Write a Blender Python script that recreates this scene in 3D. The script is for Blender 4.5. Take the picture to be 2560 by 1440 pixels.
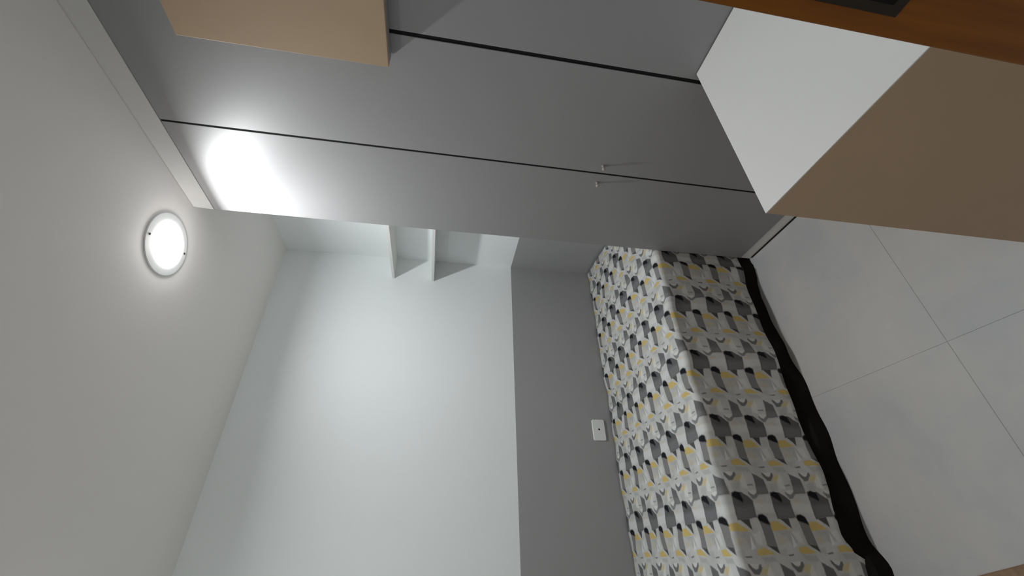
import bpy, bmesh, math, random
from mathutils import Vector, Matrix

# ------------------------------------------------------------------ clear
for o in list(bpy.data.objects):
    bpy.data.objects.remove(o, do_unlink=True)
scene = bpy.context.scene
COL = scene.collection

# ------------------------------------------------------------------ camera (phone held sideways: the room lies on its side in the frame)
H = 1.4874                                   # eye height
F_PX, YAW, PITCH, ROLL = 1024.71, math.radians(33.6313), math.radians(9.1592), math.radians(4.1461)
fw = Vector((math.sin(YAW) * math.cos(PITCH), math.cos(YAW) * math.cos(PITCH), -math.sin(PITCH)))
r0 = Vector((math.cos(YAW), -math.sin(YAW), 0))
u0 = r0.cross(fw)
r1 = math.cos(ROLL) * r0 + math.sin(ROLL) * u0
u1 = -math.sin(ROLL) * r0 + math.cos(ROLL) * u0
cam_d = bpy.data.cameras.new('camera')
cam = bpy.data.objects.new('camera', cam_d)
COL.objects.link(cam)
cam_d.sensor_fit = 'HORIZONTAL'
cam_d.sensor_width = 36
cam_d.lens = F_PX / 2560 * 36
cam_d.clip_start = 0.01
right, up, back = -u1, r1, -fw
cam.matrix_world = Matrix(((right.x, up.x, back.x, 0), (right.y, up.y, back.y, 0),
                           (right.z, up.z, back.z, H), (0, 0, 0, 1)))
scene.camera = cam

# ------------------------------------------------------------------ world: dim light of the hallway behind the open door
w = bpy.data.worlds.new('world')
scene.world = w
w.use_nodes = True
w.node_tree.nodes['Background'].inputs[0].default_value = (1.0, 0.93, 0.84, 1)
w.node_tree.nodes['Background'].inputs[1].default_value = 0.4

scene.view_settings.view_transform = 'Standard'
scene.view_settings.look = 'None'
scene.view_settings.gamma = 1
scene.view_settings.use_curve_mapping = False
scene.view_settings.exposure = 0.2
scene.cycles.max_bounces = 16
scene.cycles.diffuse_bounces = 10
LAMPS = ((0.972, 1.340), (-0.34, 1.340))      # two ceiling spots, the second beyond the frame
LAMP_POWER = (8.9, 2.7)

# ------------------------------------------------------------------ layout (metres, floor at z = 0)
XW, XR, YB, YW = 1.2072, 1.6441, 2.2194, 1.3984     # wardrobe face, right wall, wall behind the bed, wardrobe end
YG1, YG2 = 0.9876, 0.5963                           # gaps between wardrobe doors
ZC, ZWT, ZG, ZBED = H + 1.0, H + 0.9458, H - 0.4261, H - 0.971
XLEFT, YF = -0.98, 0.13                             # left wall, room side of the door wall

# ------------------------------------------------------------------ node helpers
class NT:
    def __init__(self, name):
        self.m = bpy.data.materials.new(name)
        self.m.use_nodes = True
        self.t = self.m.node_tree
        self.b = self.t.nodes['Principled BSDF']
    def n(self, kind, **kw):
        x = self.t.nodes.new(kind)
        for k, v in kw.items():
            setattr(x, k, v)
        return x
    def put(self, sock, v):
        if hasattr(v, 'links') or isinstance(v, bpy.types.NodeSocket):
            self.t.links.new(v, sock)
        else:
            sock.default_value = v
    def math(self, op, a, b=None, c=None, clamp=False):
        x = self.n('ShaderNodeMath', operation=op, use_clamp=clamp)
        self.put(x.inputs[0], a)
        if b is not None: self.put(x.inputs[1], b)
        if c is not None: self.put(x.inputs[2], c)
        return x.outputs[0]
    def mix(self, fac, a, b):
        x = self.n('ShaderNodeMix', data_type='RGBA')
        self.put(x.inputs[0], fac)
        self.put(x.inputs[6], a if isinstance(a, bpy.types.NodeSocket) else (*a, 1))
        self.put(x.inputs[7], b if isinstance(b, bpy.types.NodeSocket) else (*b, 1))
        return x.outputs[2]
    def coords(self, which='Object'):
        return self.n('ShaderNodeTexCoord').outputs[which]
    def noise(self, scale, detail=3, rough=0.55, vec=None):
        x = self.n('ShaderNodeTexNoise')
        x.inputs['Scale'].default_value = scale
        x.inputs['Detail'].default_value = detail
        x.inputs['Roughness'].default_value = rough
        self.t.links.new(vec if vec is not None else self.coords(), x.inputs['Vector'])
        return x.outputs['Fac']
    def ramp(self, v, lo, hi):
        x = self.n('ShaderNodeMapRange')
        self.put(x.inputs[0], v)
        x.inputs[1].default_value, x.inputs[2].default_value = lo, hi
        return x.outputs[0]
    def bump(self, h, strength, dist):
        x = self.n('ShaderNodeBump')
        x.inputs['Strength'].default_value = strength
        x.inputs['Distance'].default_value = dist
        self.put(x.inputs['Height'], h)
        self.t.links.new(x.outputs[0], self.b.inputs['Normal'])
    def fin(self, color, rough, spec=0.5):
        self.put(self.b.inputs['Base Color'], color if isinstance(color, bpy.types.NodeSocket) else (*color, 1))
        self.put(self.b.inputs['Roughness'], rough)
        self.b.inputs['Specular IOR Level'].default_value = spec
        return self.m

def paint(name, col, rough=0.6, spec=0.3, var=0.06, scale=2.0, grain=0.0, gscale=220):
    k = NT(name)
    f = k.noise(scale, 4)
    c2 = tuple(x * (1 - var) for x in col)
    c = k.mix(k.ramp(f, 0.3, 0.7), c2, col)
    if grain:
        k.bump(k.noise(gscale, 2), 0.25, grain)
    return k.fin(c, rough, spec)

M = {}
M['white_wall'] = paint('white_wall_paint', (0.82, 0.86, 0.865), 0.7, 0.2, 0.03, 1.3, 0.0006)
M['grey_wall'] = paint('grey_wall_paint', (0.34, 0.342, 0.344), 0.7, 0.2, 0.05, 1.5, 0.0006)
M['ceiling'] = paint('ceiling_paint', (0.90, 0.865, 0.84), 0.75, 0.2, 0.03, 1.0, 0.0005)
M['wardrobe'] = paint('grey_satin_laminate', (0.27, 0.266, 0.268), 0.45, 0.5, 0.03, 1.8)
M['carcass'] = paint('gap_shade_black', (0.012, 0.012, 0.012), 0.8, 0.1)  # near-black colour stands in for the shade behind the door gaps
M['white_lam'] = paint('white_laminate', (0.71, 0.705, 0.69), 0.45, 0.35, 0.02, 2.0)
M['white_trim'] = paint('white_cornice_paint', (0.60, 0.585, 0.565), 0.6, 0.2, 0.04, 3.0)
M['plinth'] = paint('off_white_plinth', (0.72, 0.71, 0.68), 0.5, 0.3, 0.06, 4.0)
M['beige'] = paint('beige_laminate', (0.455, 0.325, 0.215), 0.5, 0.35, 0.06, 3.0)
M['plastic'] = paint('white_plastic', (0.78, 0.79, 0.79), 0.35, 0.5, 0.02, 5.0)
M['hole'] = paint('dark_hole', (0.01, 0.01, 0.01), 0.8, 0.1)
M['knob'] = paint('pale_metal_knob', (0.36, 0.34, 0.31), 0.4, 0.5, 0.03)
M['seal'] = paint('dark_floor_sealant', (0.02, 0.017, 0.014), 0.8, 0.1)
M['grout'] = paint('grey_grout', (0.42, 0.41, 0.40), 0.8, 0.1)
M['bed_base'] = paint('black_bed_fabric', (0.014, 0.012, 0.010), 0.9, 0.1, 0.4, 9.0, 0.001, 400)
M['mattress'] = paint('white_mattress_ticking', (0.6, 0.6, 0.58), 0.9, 0.1)
M['plate'] = paint('dark_bronze', (0.02, 0.015, 0.010), 0.5, 0.4, 0.3, 20)
M['rug'] = paint('tan_woven_rug', (0.30, 0.20, 0.13), 0.95, 0.1, 0.25, 60, 0.002, 300)

def tile_mat():
    k = NT('polished_grey_porcelain')
    c = k.coords('Generated')
    obj = k.n('ShaderNodeNewGeometry').outputs['Position']
    f1 = k.noise(2.2, 5, 0.6, obj)
    f2 = k.noise(9.0, 4, 0.6, obj)
    col = k.mix(k.ramp(f1, 0.35, 0.65), (0.42, 0.43, 0.435), (0.53, 0.505, 0.48))
    col = k.mix(k.math('MULTIPLY', k.ramp(f2, 0.45, 0.7), 0.35), col, (0.455, 0.445, 0.435))
    return k.fin(col, 0.42, 0.4)
M['tile'] = tile_mat()

def wood_mat():
    k = NT('varnished_brown_wood')
    mp = k.n('ShaderNodeMapping')
    mp.inputs['Scale'].default_value = (18, 18, 1.2)
    k.t.links.new(k.coords(), mp.inputs[0])
    f = k.noise(3.0, 6, 0.65, mp.outputs[0])
    col = k.mix(k.ramp(f, 0.3, 0.7), (0.15, 0.045, 0.003), (0.24, 0.085, 0.006))
    return k.fin(col, 0.4, 0.4)
M['wood'] = wood_mat()

def emit_mat():
    k = NT('lit_led_lens')
    k.b.inputs['Emission Color'].default_value = (1.0, 0.985, 0.97, 1)
    k.b.inputs['Emission Strength'].default_value = 30.0
    return k.fin((0.9, 0.9, 0.9), 0.4)
M['led'] = emit_mat()

def fabric_mat():
    """printed bedspread: repeat of 0.265 m (along the bed, a) by 0.148 m (across, b)"""
    k = NT('geometric_print_fabric')
    sep = k.n('ShaderNodeSeparateXYZ')
    k.t.links.new(k.coords('UV'), sep.inputs[0])
    A, B = sep.outputs[0], sep.outputs[1]
    # slight hand-printed wobble
    wob = k.noise(16.0, 2)
    A = k.math('ADD', A, k.math('MULTIPLY', k.math('SUBTRACT', wob, 0.5), 0.05))
    wob2 = k.noise(19.0, 2)
    B = k.math('ADD', B, k.math('MULTIPLY', k.math('SUBTRACT', wob2, 0.5), 0.08))
    def poly(pts, soft=0.012):
        ca = sum(p[0] for p in pts) / len(pts)
        cb = sum(p[1] for p in pts) / len(pts)
        la = k.math('SUBTRACT', k.math('FRACT', k.math('ADD', A, 20.5 - ca)), 0.5)
        lb = k.math('SUBTRACT', k.math('FRACT', k.math('ADD', B, 20.5 - cb)), 0.5)
        # metric: a is 1.8 times longer than b
        lx = k.math('MULTIPLY', la, 1.8)
        q = [((p[0] - ca) * 1.8, p[1] - cb) for p in pts]
        area = sum(q[i][0] * q[(i + 1) % len(q)][1] - q[(i + 1) % len(q)][0] * q[i][1] for i in range(len(q)))
        if area < 0: q = q[::-1]
        out = None
        for i in range(len(q)):
            (x0, y0), (x1, y1) = q[i], q[(i + 1) % len(q)]
            ex, ey = x1 - x0, y1 - y0
            l = math.hypot(ex, ey)
            nx, ny = -ey / l, ex / l               # inward
            d = k.math('ADD', k.math('ADD', k.math('MULTIPLY', lx, nx), k.math('MULTIPLY', lb, ny)),
                       -(x0 * nx + y0 * ny))
            out = d if out is None else k.math('MINIMUM', out, d)
        return k.math('ADD', k.math('DIVIDE', out, 2 * soft), 0.5, clamp=True)
    base = k.mix(k.ramp(k.noise(14.0, 4), 0.35, 0.65), (0.50, 0.505, 0.49), (0.60, 0.605, 0.60))
    c = base
    def lay(col, pts, amt=1.0, soft=0.012):
        nonlocal c
        m = poly(pts, soft)
        if amt < 1: m = k.math('MULTIPLY', m, amt)
        c = k.mix(m, c, col)
    YEL, YEL2 = (0.60, 0.46, 0.17), (0.60, 0.50, 0.26)
    # pale facets
    lay((0.66, 0.67, 0.66), [(.46, .22), (.44, .42), (.58, .42), (.56, .25)], 0.8, 0.03)
    lay((0.44, 0.44, 0.43), [(.44, .76), (.44, .98), (.56, 1.12), (.58, .80)], 0.5, 0.03)
    lay((0.40, 0.40, 0.40), [(.42, -.2), (.43, .15), (.50, .0)], 0.5, 0.02)
    # pale yellow patches
    lay(YEL2, [(.80, .16), (.79, .40), (.87, .42), (.87, .14)], 0.85, 0.04)
    lay((0.60, 0.52, 0.38), [(.09, .56), (.09, .72), (.14, .72), (.14, .56)], 0.6, 0.03)
    lay(YEL2, [(.50, .84), (.50, .96), (.57, .98), (.57, .82)], 0.4, 0.04)
    # small pale and grey facets that break up the ground
    lay((0.70, 0.71, 0.70), [(.13, .52), (.20, .52), (.25, .62), (.24, .98), (.14, .98)], 0.55, 0.03)
    lay((0.38, 0.38, 0.375), [(.45, .02), (.44, .20), (.56, .30), (.60, .12)], 0.55, 0.015)
    lay((0.72, 0.73, 0.72), [(.47, .18), (.62, .14), (.60, .24)], 0.9, 0.01)
    lay((0.36, 0.355, 0.345), [(.69, .30), (.70, .62), (.76, .66), (.75, .36)], 0.5, 0.02)
    lay((0.70, 0.71, 0.69), [(.86, .30), (.78, .44), (.97, .46), (.95, .30)], 0.7, 0.012)
    lay((0.40, 0.395, 0.38), [(.90, .05), (.88, .26), (.99, .24), (.98, .04)], 0.5, 0.02)
    lay((0.42, 0.42, 0.41), [(.64, .70), (.62, .96), (.72, .90)], 0.5, 0.015)
    # strong yellow wedges
    lay(YEL, [(.345, -.25), (.335, -.03), (.43, .19), (.435, -.25)])
    lay(YEL, [(.62, .25), (.60, .45), (.675, .66), (.68, .26)])
    # chevrons with a pale heart
    lay((0.17, 0.175, 0.18), [(.765, -.06), (.80, -.06), (.865, .02), (.865, .12), (.80, .24), (.765, .24)])
    lay((0.64, 0.65, 0.63), [(.76, -.03), (.80, .03), (.815, .09), (.80, .15), (.76, .20)])
    lay((0.15, 0.15, 0.155), [(.69, -.06), (.682, .10), (.70, .10), (.705, -.02)], 0.9)
    lay((0.24, 0.245, 0.25), [(.0, .42), (.03, .42), (.085, .50), (.085, .58), (.02, .72), (.0, .70)])
    lay((0.66, 0.67, 0.65), [(-.02, .44), (.015, .46), (.04, .55), (.01, .64), (-.02, .64)])
    lay((0.20, 0.20, 0.205), [(-.085, .45), (-.09, .60), (-.07, .62), (-.07, .47)], 0.8)
    # grey slab
    lay((0.155, 0.155, 0.16), [(-.227, -.33), (-.155, -.08), (.02, -.035), (.03, -.33)])
    lay((0.24, 0.235, 0.235), [(-.06, -.32), (-.06, -.06), (.02, -.035), (.03, -.33)], 0.7, 0.05)
    # big block, its ink-black corner and tail
    lay((0.12, 0.12, 0.123), [(.0, .0), (.0, .25), (.10, .50), (.29, .49), (.31, .0)])
    lay((0.20, 0.20, 0.205), [(.16, .03), (.16, .48), (.29, .48), (.30, .03)], 0.7, 0.05)
    lay((0.012, 0.012, 0.016), [(.0, .03), (-.015, .10), (.01, .22), (.09, .27), (.115, .25), (.06, .06), (.04, .0)], 1, 0.02)
    lay((0.09, 0.088, 0.09), [(.305, .05), (.42, .26), (.30, .28)])
    # slim block, its black cap and foot
    lay((0.22, 0.215, 0.215), [(.28, .5), (.27, .60), (.30, .755), (.67, .765), (.58, .52)])
    lay((0.012, 0.012, 0.016), [(.295, .49), (.265, .54), (.26, .65), (.285, .73), (.37, .765), (.375, .745), (.33, .5)], 1, 0.02)
    lay((0.07, 0.068, 0.07), [(.58, .53), (.672, .768), (.60, .74)], 0.9)
    # fine weave and creases
    hgt = k.math('ADD', k.math('MULTIPLY', k.noise(420, 2), 0.25), k.noise(30, 4))
    k.bump(hgt, 0.35, 0.006)
    return k.fin(c, 0.85, 0.15)
M['fabric'] = fabric_mat()

# ------------------------------------------------------------------ mesh helpers
def box(bm, x0, x1, y0, y1, z0, z1, bev=0.0, seg=2):
    t = bmesh.new()
    bmesh.ops.create_cube(t, size=1)
    for v in t.verts:
        v.co = Vector(((x0 + x1) / 2 + v.co.x * (x1 - x0), (y0 + y1) / 2 + v.co.y * (y1 - y0), (z0 + z1) / 2 + v.co.z * (z1 - z0)))
    if bev:
        bmesh.ops.bevel(t, geom=list(t.edges), offset=bev, segments=seg, affect='EDGES', profile=0.5)
    me = bpy.data.meshes.new('tmp')
    t.to_mesh(me); t.free()
    bm.from_mesh(me)
    bpy.data.meshes.remove(me)
    return bm

def lathe(bm, prof, seg=32, mat=Matrix.Identity(4)):
    rings = []
    for (r, z) in prof:
        if r < 1e-6:
            rings.append([bm.verts.new(mat @ Vector((0, 0, z)))])
        else:
            rings.append([bm.verts.new(mat @ Vector((r * math.cos(2 * math.pi * i / seg), r * math.sin(2 * math.pi * i / seg), z))) for i in range(seg)])
    for a, b in zip(rings[:-1], rings[1:]):
        for i in range(seg):
            j = (i + 1) % seg
            if len(a) == 1 and len(b) == 1: continue
            if len(a) == 1: bm.faces.new((a[0], b[j], b[i]))
            elif len(b) == 1: bm.faces.new((a[i], a[j], b[0]))
            else: bm.faces.new((a[i], a[j], b[j], b[i]))
    bmesh.ops.recalc_face_normals(bm, faces=list(bm.faces))
    return bm

def wpos(o):
    p = Vector((0, 0, 0))
    while o is not None:
        p += o.location
        o = o.parent
    return p

def obj(name, bm, mats, parent=None, loc=None, smooth=False):
    """bm is in world coordinates; loc is the world origin (parts share their thing's origin)"""
    me = bpy.data.meshes.new(name)
    org = wpos(parent) if loc is None else Vector(loc)
    bmesh.ops.translate(bm, verts=list(bm.verts), vec=-org)
    bm.to_mesh(me); bm.free()
    for m in (mats if isinstance(mats, (list, tuple)) else [mats]):
        me.materials.append(m)
    if smooth:
        for p in me.polygons: p.use_smooth = True
    o = bpy.data.objects.new(name, me)
    COL.objects.link(o)
    o.parent = parent
    o.location = org - (wpos(parent) if parent else Vector((0, 0, 0)))
    return o

def tag(o, label, cat, group=None):
    o['label'] = label; o['category'] = cat
    if group: o['group'] = group
    return o

def thing(name, label, cat, loc, group=None):
    o = bpy.data.objects.new(name, None)
    COL.objects.link(o)
    o.location = loc
    o.empty_display_size = 0.1
    return tag(o, label, cat, group)

def struct(o):
    o['kind'] = 'structure'
    return o

B = lambda *a, **k: box(bmesh.new(), *a, **k)

# ------------------------------------------------------------------ the setting
TH = 0.10
def two_tone(name, x0, x1, y0, y1):
    bm = bmesh.new()
    box(bm, x0, x1, y0, y1, 0, ZG)
    n = len(bm.faces)
    box(bm, x0, x1, y0, y1, ZG, ZC)
    bm.faces.ensure_lookup_table()
    for i, f in enumerate(bm.faces): f.material_index = 0 if i < n else 1
    return struct(obj(name, bm, [M['grey_wall'], M['white_wall']], loc=((x0 + x1) / 2, (y0 + y1) / 2, 0)))
two_tone('wall_back', XLEFT - TH, XR + TH, YB, YB + TH)
two_tone('wall_right', XR, XR + TH, 0.0, YB)
two_tone('wall_left', XLEFT - TH, XLEFT, 0.0, YB)
DX0, DX1, DTOP = -0.40, 0.40, 2.12           # door opening
bm = bmesh.new()
box(bm, DX1 + 0.03, XR, -0.01, YF - 0.002, 0, ZC)
box(bm, XLEFT, DX0 - 0.03, -0.01, YF - 0.002, 0, ZC)
box(bm, DX0 - 0.03, DX1 + 0.03, -0.01, YF - 0.002, DTOP + 0.03, ZC)
struct(obj('wall_front', bm, M['white_wall'], loc=(0, 0.06, 0)))
ce = struct(obj('ceiling', B(XLEFT - TH, XR + TH, -0.01, YB + TH, ZC, ZC + 0.08), M['ceiling'], loc=(0.3, 1, ZC)))

fl = struct(obj('floor', B(XLEFT - TH, XR + TH, -0.7, YB + TH, -0.06, -0.0012), M['grout'], loc=(0, 0, 0)))
T, G = 0.80, 0.0008
shared = {}
for i in range(-3, 3):
    for j in range(-3, 3):
        x0, x1 = max(0.50 + i * T, XLEFT), min(0.50 + (i + 1) * T, XR)
        y0, y1 = max(0.87 + j * T, -0.7), min(0.87 + (j + 1) * T, YB)
        if x1 - x0 < 0.02 or y1 - y0 < 0.02: continue
        key = (round(x1 - x0, 3), round(y1 - y0, 3))
        if key not in shared:
            t = B(-(x1 - x0) / 2 + G / 2, (x1 - x0) / 2 - G / 2, -(y1 - y0) / 2 + G / 2, (y1 - y0) / 2 - G / 2, -0.010, 0.0, bev=0.0003, seg=1)
            me = bpy.data.meshes.new('tile'); t.to_mesh(me); t.free()
            me.materials.append(M['tile']); shared[key] = me
        o = bpy.data.objects.new('tile', shared[key])
        COL.objects.link(o); o.parent = fl
        o.location = ((x0 + x1) / 2, (y0 + y1) / 2, 0)

# door frame around the camera's doorway, with the strike plate of the lock
bm = bmesh.new()
box(bm, DX1, DX1 + 0.03, -0.02, YF, 0, DTOP + 0.03, bev=0.002)
d1 = struct(obj('door_1', bm, M['wood'], loc=(DX1, 0.05, 0)))
obj('jamb', B(DX0 - 0.03, DX0, -0.02, YF, 0, DTOP + 0.03, bev=0.002), M['wood'], d1)
obj('lintel', B(DX0, DX1, -0.02, YF, DTOP, DTOP + 0.03, bev=0.002), M['wood'], d1)
obj('stop_bead', B(DX1 - 0.012, DX1 + 0.001, -0.005, 0.02, 0, DTOP, bev=0.002), M['wood'], d1)
sp = obj('strike_plate', B(DX1 - 0.0018, DX1 + 0.001, 0.082, 0.1125, H - 0.384, H - 0.292, bev=0.0008, seg=1), M['plate'], d1)
obj('latch_slot', B(DX1 - 0.0022, DX1 - 0.0014, 0.088, 0.104, H - 0.372, H - 0.345), M['hole'], sp)

# ------------------------------------------------------------------ wardrobe
W = thing('wardrobe', 'tall grey satin built-in wardrobe with slim dark gaps between plain doors', 'wardrobe', ((XW + XR) / 2, 0.77, 0))
Z0 = 0.053
obj('carcass', B(XW + 0.021, XR - 0.004, YF + 0.02, YW - 0.019, Z0, ZWT - 0.002), M['carcass'], W)
obj('side_panel', B(XW + 0.019, XR - 0.003, YW - 0.018, YW, 0.0, ZWT, bev=0.001), M['wardrobe'], W)
def door(y0, y1):
    return obj('door', B(XW, XW + 0.018, y0, y1, Z0 + 0.002, ZWT - 0.001, bev=0.0012), M['wardrobe'], W)
da = door(YG1 + 0.0036, YW)
db = door(YG2 + 0.0055, YG1 - 0.0036)
dc = door(YF + 0.012, YG2 - 0.0055)
for yg, hw in ((YG1, 0.0034), (YG2, 0.0052)):
    obj('gap_shade_strip', B(XW + 0.002, XW + 0.02, yg - hw, yg + hw, Z0 + 0.004, ZWT - 0.003), M['carcass'], W)['label'] = 'black strip standing in for the shade in the gap between two doors'  # added black strip: paints the shade of the gap, no real seal
def knob(parent, y, z):
    m = Matrix.Translation((XW, y, z)) @ Matrix.Rotation(-math.pi / 2, 4, 'Y')
    bm = lathe(bmesh.new(), [(0, 0), (0.0060, 0), (0.0045, 0.004), (0.0038, 0.010), (0.0062, 0.014), (0.0070, 0.017), (0.0058, 0.020), (0, 0.021)], 20, m)
    o = obj('knob', bm, M['knob'], parent, smooth=True)
    o['label'] = 'small pale metal knob'
knob(db, 0.951, H - 0.5455)
knob(da, 1.0325, H - 0.5505)
obj('plinth', B(XW + 0.002, XW + 0.02, YF + 0.02, YW, 0.004, Z0, bev=0.001), M['plinth'], W)['label'] = 'off-white plinth board'
obj('floor_seal', B(XW - 0.0035, XW + 0.02, YF + 0.02, YW - 0.012, 0.0, 0.005, bev=0.001, seg=1), M['seal'], W)
# slanted white filler between wardrobe top and ceiling
bm = bmesh.new()
pr = [(XW - 0.001, ZWT + 0.0), (1.183, ZC - 0.006), (1.183, ZC - 0.001), (XW + 0.03, ZC - 0.001), (XW + 0.03, ZWT + 0.0)]
va = [bm.verts.new((x, YF + 0.02, z)) for x, z in pr]
vb = [bm.verts.new((x, YW - (0.0 if x > XW - 0.01 else 0.032), z)) for x, z in pr]
for i in range(5):
    j = (i + 1) % 5
    bm.faces.new((va[i], va[j], vb[j], vb[i]))
bm.faces.new(va); bm.faces.new(vb[::-1])
bmesh.ops.recalc_face_normals(bm, faces=list(bm.faces))
obj('cornice', bm, M['white_trim'], W)['label'] = 'white slanted filler strip up to the ceiling'
obj('top_panel', B(XW + 0.034, XR - 0.004, YF + 0.02, YW, ZWT, ZC - 0.002), M['white_trim'], W)

# ------------------------------------------------------------------ desk cabinet with white top, in front of the wardrobe
XD, YD, ZD = 0.6315, 0.5719, H - 0.7001
D = thing('desk_cabinet', 'beige cabinet with a plain white top standing against the grey wardrobe', 'cabinet', ((XD + XW) / 2, 0.35, 0))
obj('top', B(XD + 0.0008, XW - 0.004, YF + 0.004, YD, ZD - 0.003, ZD, bev=0.0008), M['white_lam'], D)['label'] = 'flat white laminate top'
obj('body', B(XD + 0.020, XW - 0.006, YF + 0.006, YD - 0.001, 0.0, ZD - 0.0034, bev=0.001), M['beige'], D)
obj('front_panel', B(XD + 0.0005, XD + 0.0195, YF + 0.005, YD - 0.0005, 0.04, ZD - 0.0034, bev=0.001), M['beige'], D)
obj('plinth', B(XD + 0.03, XD + 0.045, YF + 0.005, YD - 0.02, 0.0, 0.04), M['beige'], D)

# ------------------------------------------------------------------ beige cabinet hung above the desk
XC, YC, ZC0, ZC1 = 1.15, 0.665, H + 0.2010, H + 0.7325
U = thing('wall_cabinet', 'shallow beige cabinet hung high on the grey wardrobe front', 'cabinet', ((XC + XW) / 2, 0.37, ZC0))
obj('body', B(XC + 0.0185, XW - 0.003, YF + 0.006, YC - 0.0005, ZC0, ZC1, bev=0.001), M['wardrobe'], U)
obj('front_panel', B(XC, XC + 0.018, YF + 0.006, YC, ZC0 - 0.0005, ZC1 + 0.0005, bev=0.0012), M['beige'], U)['label'] = 'plain beige front'

# ------------------------------------------------------------------ two white shelves in the recess above the bed head
SX = 1.485
for z, lab in ((H + 0.329, 'upper thin white shelf fixed across the alcove wall above the bed head'),
               (H + 0.085, 'lower thin white shelf fixed across the alcove wall above the bed head')):
    s = thing('wall_shelf', lab, 'shelf', ((SX + XR) / 2, (YW + YB) / 2, z))
    obj('board', B(SX + 0.0015, XR - 0.001, YW + 0.003, YB - 0.001, z - 0.0075, z + 0.0075, bev=0.001), M['white_lam'], s)
    obj('edge_band', B(SX, SX + 0.0015, YW + 0.003, YB - 0.001, z - 0.0077, z + 0.0077), M['white_lam'], s)
    obj('bracket', B(XR - 0.06, XR - 0.001, YW + 0.004, YW + 0.02, z - 0.03, z - 0.0078, bev=0.002), M['white_lam'], s)

# ------------------------------------------------------------------ socket plate on the wall behind the bed
oz0, oz1, ox0, ox1 = H - 0.929, H - 0.857, 0.5145, 0.6275
S = thing('wall_outlet', 'white rectangular socket plate on the grey wall just above the bed', 'outlet', ((ox0 + ox1) / 2, YB, oz0))
bm = B(ox0, ox1, YB - 0.009, YB - 0.0004, oz0, oz1)
es = [e for e in bm.edges if abs(e.verts[0].co.y - e.verts[1].co.y) > 0.004]
bmesh.ops.bevel(bm, geom=es, offset=0.009, segments=5, affect='EDGES', profile=0.5)
es = [e for e in bm.edges if all(v.co.y < YB - 0.008 for v in e.verts)]
bmesh.ops.bevel(bm, geom=es, offset=0.003, segments=3, affect='EDGES', profile=0.5)
obj('cover_plate', bm, M['plastic'], S)
mt = Matrix.Translation(((ox0 + ox1) / 2 + 0.002, YB - 0.0088, (oz0 + oz1) / 2)) @ Matrix.Rotation(math.pi / 2, 4, 'X')
obj('cable_hole', lathe(bmesh.new(), [(0, 0), (0.0045, 0), (0.0050, 0.0008), (0.0032, 0.0011), (0.0030, 0.0004), (0, 0.0004)], 16, mt), M['hole'], S)

# ------------------------------------------------------------------ ceiling spotlights
def spotlight(lx, ly, power, label):
    L = thing('ceiling_spotlight', label, 'ceiling light', (lx, ly, ZC), 'ceiling spotlights')
    lm = Matrix.Translation((lx, ly, ZC)) @ Matrix.Diagonal((1, 1, -1, 1))
    obj('housing', lathe(bmesh.new(), [(0.0, 0.0003), (0.114, 0.0003), (0.115, 0.0015), (0.112, 0.004), (0.090, 0.006), (0.047, 0.007), (0.044, 0.006), (0, 0.006)], 64, lm), M['plastic'], L)
    obj('lens', lathe(bmesh.new(), [(0.0, 0.0065), (0.040, 0.0065), (0.043, 0.018), (0.041, 0.028), (0.033, 0.038), (0.018, 0.044), (0, 0.046)], 40, lm), M['led'], L, smooth=True)
    for a in (math.radians(252), math.radians(72)):
        sm = Matrix.Translation((lx + 0.098 * math.cos(a), ly + 0.098 * math.sin(a), ZC - 0.0055)) @ Matrix.Diagonal((1, 1, -1, 1))
        obj('screw', lathe(bmesh.new(), [(0, 0), (0.004, 0), (0.0035, 0.002), (0, 0.0026)], 12, sm), M['plate'], L)
    ld = bpy.data.lights.new('lamp_light', 'AREA')      # downlight: strongest straight down, cut off near the ceiling
    ld.shape = 'DISK'
    ld.size = 0.065
    ld.energy = power
    ld.color = (0.975, 1.0, 1.01)
    ld.spread = math.radians(166)
    lo = bpy.data.objects.new('lamp_light', ld)
    COL.objects.link(lo)
    lo.parent = L
    lo.location = (0, 0, -0.049)
spotlight(*LAMPS[0], LAMP_POWER[0], 'round white spotlight with a glowing lens on the ceiling beside the wardrobe')
spotlight(*LAMPS[1], LAMP_POWER[1], 'round white spotlight with a glowing lens on the ceiling over the bed foot')

# ------------------------------------------------------------------ bed
XFOOT, XHEAD = -0.24, XR - 0.012
BED = thing('bed', 'single bed with black fabric base pushed into the corner beside the wardrobe', 'bed', ((XFOOT + XHEAD) / 2, (YW + YB) / 2, 0))
random.seed(4)
# base wrapped in a loose black valance that billows at the floor
def lerp_tab(tab, x):
    if x <= tab[0][0]: return tab[0][1]
    for (x0, z0), (x1, z1) in zip(tab[:-1], tab[1:]):
        if x <= x1:
            t = (x - x0) / (x1 - x0); t = t * t * (3 - 2 * t)
            return z0 + (z1 - z0) * t
    return tab[-1][1]
base_tab = [(-0.24, 1.40), (-0.073, 1.376), (0.012, 1.408), (0.12, 1.401), (0.251, 1.395), (0.396, 1.389), (0.575, 1.393), (0.729, 1.413),
            (0.80, 1.420), (0.987, 1.431), (1.06, 1.415), (1.106, 1.403), (1.205, 1.400), (1.64, 1.402)]
bm = bmesh.new()
NX = 110
rows = []
for i in range(NX + 1):
    x = XFOOT + 0.02 + (XHEAD - 0.01 - XFOOT - 0.02) * i / NX
    fy = lerp_tab(base_tab, x) + 0.004 * math.sin(x * 31)
    if x > XW - 0.03: fy = max(fy, YW + 0.004)
    iy = max(fy, YW + 0.017)
    rows.append([bm.verts.new((x, yy, z)) for yy, z in ((fy, 0.0), (fy + 0.001, 0.02), (fy + 0.004, 0.055), (iy, 0.085), (YW + 0.02, 0.30))] +
                [bm.verts.new((x, YB - 0.012, 0.30)), bm.verts.new((x, YB - 0.012, 0.0))])
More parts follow.
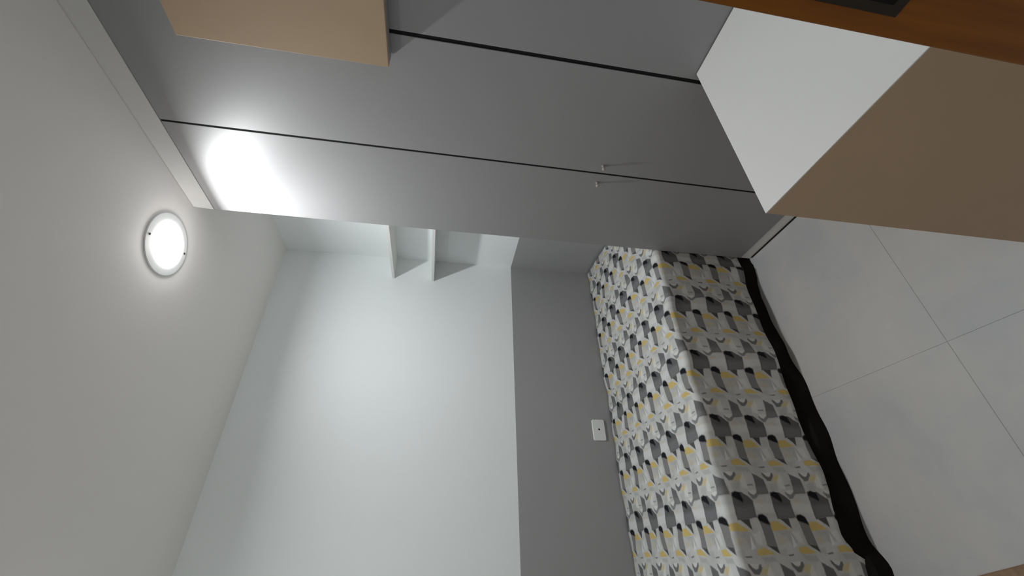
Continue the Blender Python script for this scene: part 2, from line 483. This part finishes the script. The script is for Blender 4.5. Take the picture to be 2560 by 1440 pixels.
for a, b in zip(rows[:-1], rows[1:]):
    for j in range(7):
        k2 = (j + 1) % 7
        bm.faces.new((a[j], a[k2], b[k2], b[j]))
bm.faces.new(rows[0]); bm.faces.new(rows[-1][::-1])
bmesh.ops.recalc_face_normals(bm, faces=list(bm.faces))
obj('base', bm, M['bed_base'], BED, smooth=False)['label'] = 'black fabric bed base'
obj('mattress', B(XFOOT + 0.03, XHEAD - 0.012, YW + 0.045, YB - 0.02, 0.302, ZBED - 0.022, bev=0.04, seg=4), M['mattress'], BED, smooth=True)

# bedspread: one sheet over the top, falling down the front and the foot end
hem_tab = [(-0.20, 0.010), (-0.083, 0.012), (-0.05, 0.055), (-0.02, 0.098), (0.025, 0.119), (0.09, 0.108), (0.178, 0.096), (0.24, 0.090),
           (0.308, 0.092), (0.427, 0.103), (0.53, 0.100), (0.626, 0.097), (0.74, 0.092), (0.855, 0.088), (1.038, 0.082), (1.10, 0.075), (1.174, 0.070), (1.25, 0.072), (1.64, 0.08)]
LA, LB = 0.265, 0.1485
RR = 0.020
bm = bmesh.new()
uvl = bm.loops.layers.uv.new('UVMap')
UV = {}
def vert(x, y, z, ua, ub):
    v = bm.verts.new((x, y, z))
    UV[v] = (ua, ub)
    return v
UA = lambda x: (0.690 - x) / LA                      # a = 0 at the corner of a printed block
b_front = lambda d: (d - (H - 1.010 + 0.0)) / LB
def top_z(x, y):
    e = 0.004 * math.sin(x * 9 + y * 5) + 0.003 * math.sin(x * 23 - y * 17) + 0.0025 * math.sin(x * 41 + y * 33)
    return ZBED + e * 0.8
NXT, NYT = 150, 44
xs = [XFOOT + RR + (XHEAD - XFOOT - RR) * i / NXT for i in range(NXT + 1)]
ys = [YW + RR + (YB - 0.006 - YW - RR) * j / NYT for j in range(NYT + 1)]
# b coordinate: printed reference at z = H-1.020 on the front face
UNF = RR * math.pi / 2
def b_top(y): return -((y - (YW + RR)) + UNF + (ZBED - RR - (H - 1.005))) / LB
def b_side(s): return (s - UNF - (ZBED - RR - (H - 1.005))) / LB     # s: length from top edge along the fall
grid = [[vert(x, y, top_z(x, y), UA(x), b_top(y)) for y in ys] for x in xs]
for i in range(NXT):
    for j in range(NYT):
        bm.faces.new((grid[i][j], grid[i + 1][j], grid[i + 1][j + 1], grid[i][j + 1]))
# path around the front edge, the corner and the foot edge: (start vertex, outward direction, hem z, a, b, mode)
path = []
for i in range(NXT, -1, -1):
    path.append((grid[i][0], Vector((0, -1, 0)), lerp_tab(hem_tab, xs[i]), 'f', xs[i]))
for c in range(1, 10):
    an = math.pi / 2 * c / 10
    path.append((grid[0][0], Vector((-math.sin(an), -math.cos(an), 0)), 0.012, 'c', an))
for j in range(0, NYT + 1):
    path.append((grid[0][j], Vector((-1, 0, 0)), 0.012 + min(1, j / 12) * 0.085, 't', ys[j]))
NA, ND = 6, 22
cols = []
for (v0, dr, hz, mode, q) in path:
    col = [v0]
    cx, cy, cz = v0.co
    for k in range(1, NA + 1):
        an = math.pi / 2 * k / NA
        p = Vector((cx, cy, cz - RR)) + dr * (RR * math.sin(an)) + Vector((0, 0, RR * math.cos(an)))
        s = RR * an
        col.append((p, s))
    z_s = cz - RR
    fall = z_s - hz
    for k in range(1, ND + 1):
        t = k / ND
        ph = q * 1.0 if mode != 'c' else q * 0.1
        bill = (0.006 * math.sin(ph * 11 + 0.7) + 0.004 * math.sin(ph * 27 + 2)) * t + 0.004 * math.sin(ph * 6 + 5 * t)
        out = RR + bill + 0.004 * t
        if mode == 'f' and q > XW - 0.06: out = min(out, RR - 0.004 * min(1, (q - XW + 0.06) / 0.04))
        if mode == 'c': out += 0.010 * t * math.sin(2 * q)
        p = Vector((cx, cy, 0)) + dr * out + Vector((0, 0, z_s - fall * t))
        col.append((p, UNF + fall * t))
    vv = [v0]
    for (p, s) in col[1:]:
        if mode == 'f': ua, ub = UA(q), b_side(s)
        elif mode == 't': ua, ub = UA(XFOOT + RR) + s / LA, b_top(q)
        else:
            ca, sa = math.cos(q), math.sin(q)
            ua, ub = UA(XFOOT + RR) + s * sa / LA, b_top(YW + RR) + s * ca / LB
        vv.append(vert(p.x, p.y, p.z, ua, ub))
    cols.append(vv)
for a, b in zip(cols[:-1], cols[1:]):
    for k in range(len(a) - 1):
        f = [a[k], b[k], b[k + 1], a[k + 1]]
        if a[k] is b[k]: f = [a[k], b[k + 1], a[k + 1]]
        bm.faces.new(f)
for f in bm.faces:
    for l in f.loops: l[uvl].uv = UV[l.vert]
bmesh.ops.recalc_face_normals(bm, faces=list(bm.faces))
spread = obj('bedspread', bm, M['fabric'], loc=(0.7, 1.8, ZBED), smooth=True)
sol = spread.modifiers.new('thickness', 'SOLIDIFY')
sol.thickness = 0.003
sol.offset = -1
tag(spread, 'bedspread with a grey, black and yellow geometric print draped over the bed', 'bedspread')

# ------------------------------------------------------------------ edge of a tan rug beside the bed foot
R = thing('rug', 'tan rug whose edge shows on the pale floor tiles near the bed foot', 'rug', (-0.45, 0.72, 0))
bm = bmesh.new()
V = [(-0.083, 1.135), (-0.052, 1.0), (-0.035, 0.90), (-0.03, 0.4), (-0.7, 0.4), (-0.7, 1.17), (-0.1, 1.17)]
vt = [bm.verts.new((x, y, 0.006)) for x, y in V]; vb = [bm.verts.new((x, y, 0.0)) for x, y in V]
bm.faces.new(vt); bm.faces.new(vb[::-1])
for i in range(len(V)):
    j = (i + 1) % len(V); bm.faces.new((vb[i], vb[j], vt[j], vt[i]))
bmesh.ops.recalc_face_normals(bm, faces=list(bm.faces))
bmesh.ops.bevel(bm, geom=[e for e in bm.edges if all(v.co.z > 0.005 for v in e.verts)], offset=0.003, segments=2, affect='EDGES')
obj('pile', bm, M['rug'], R)
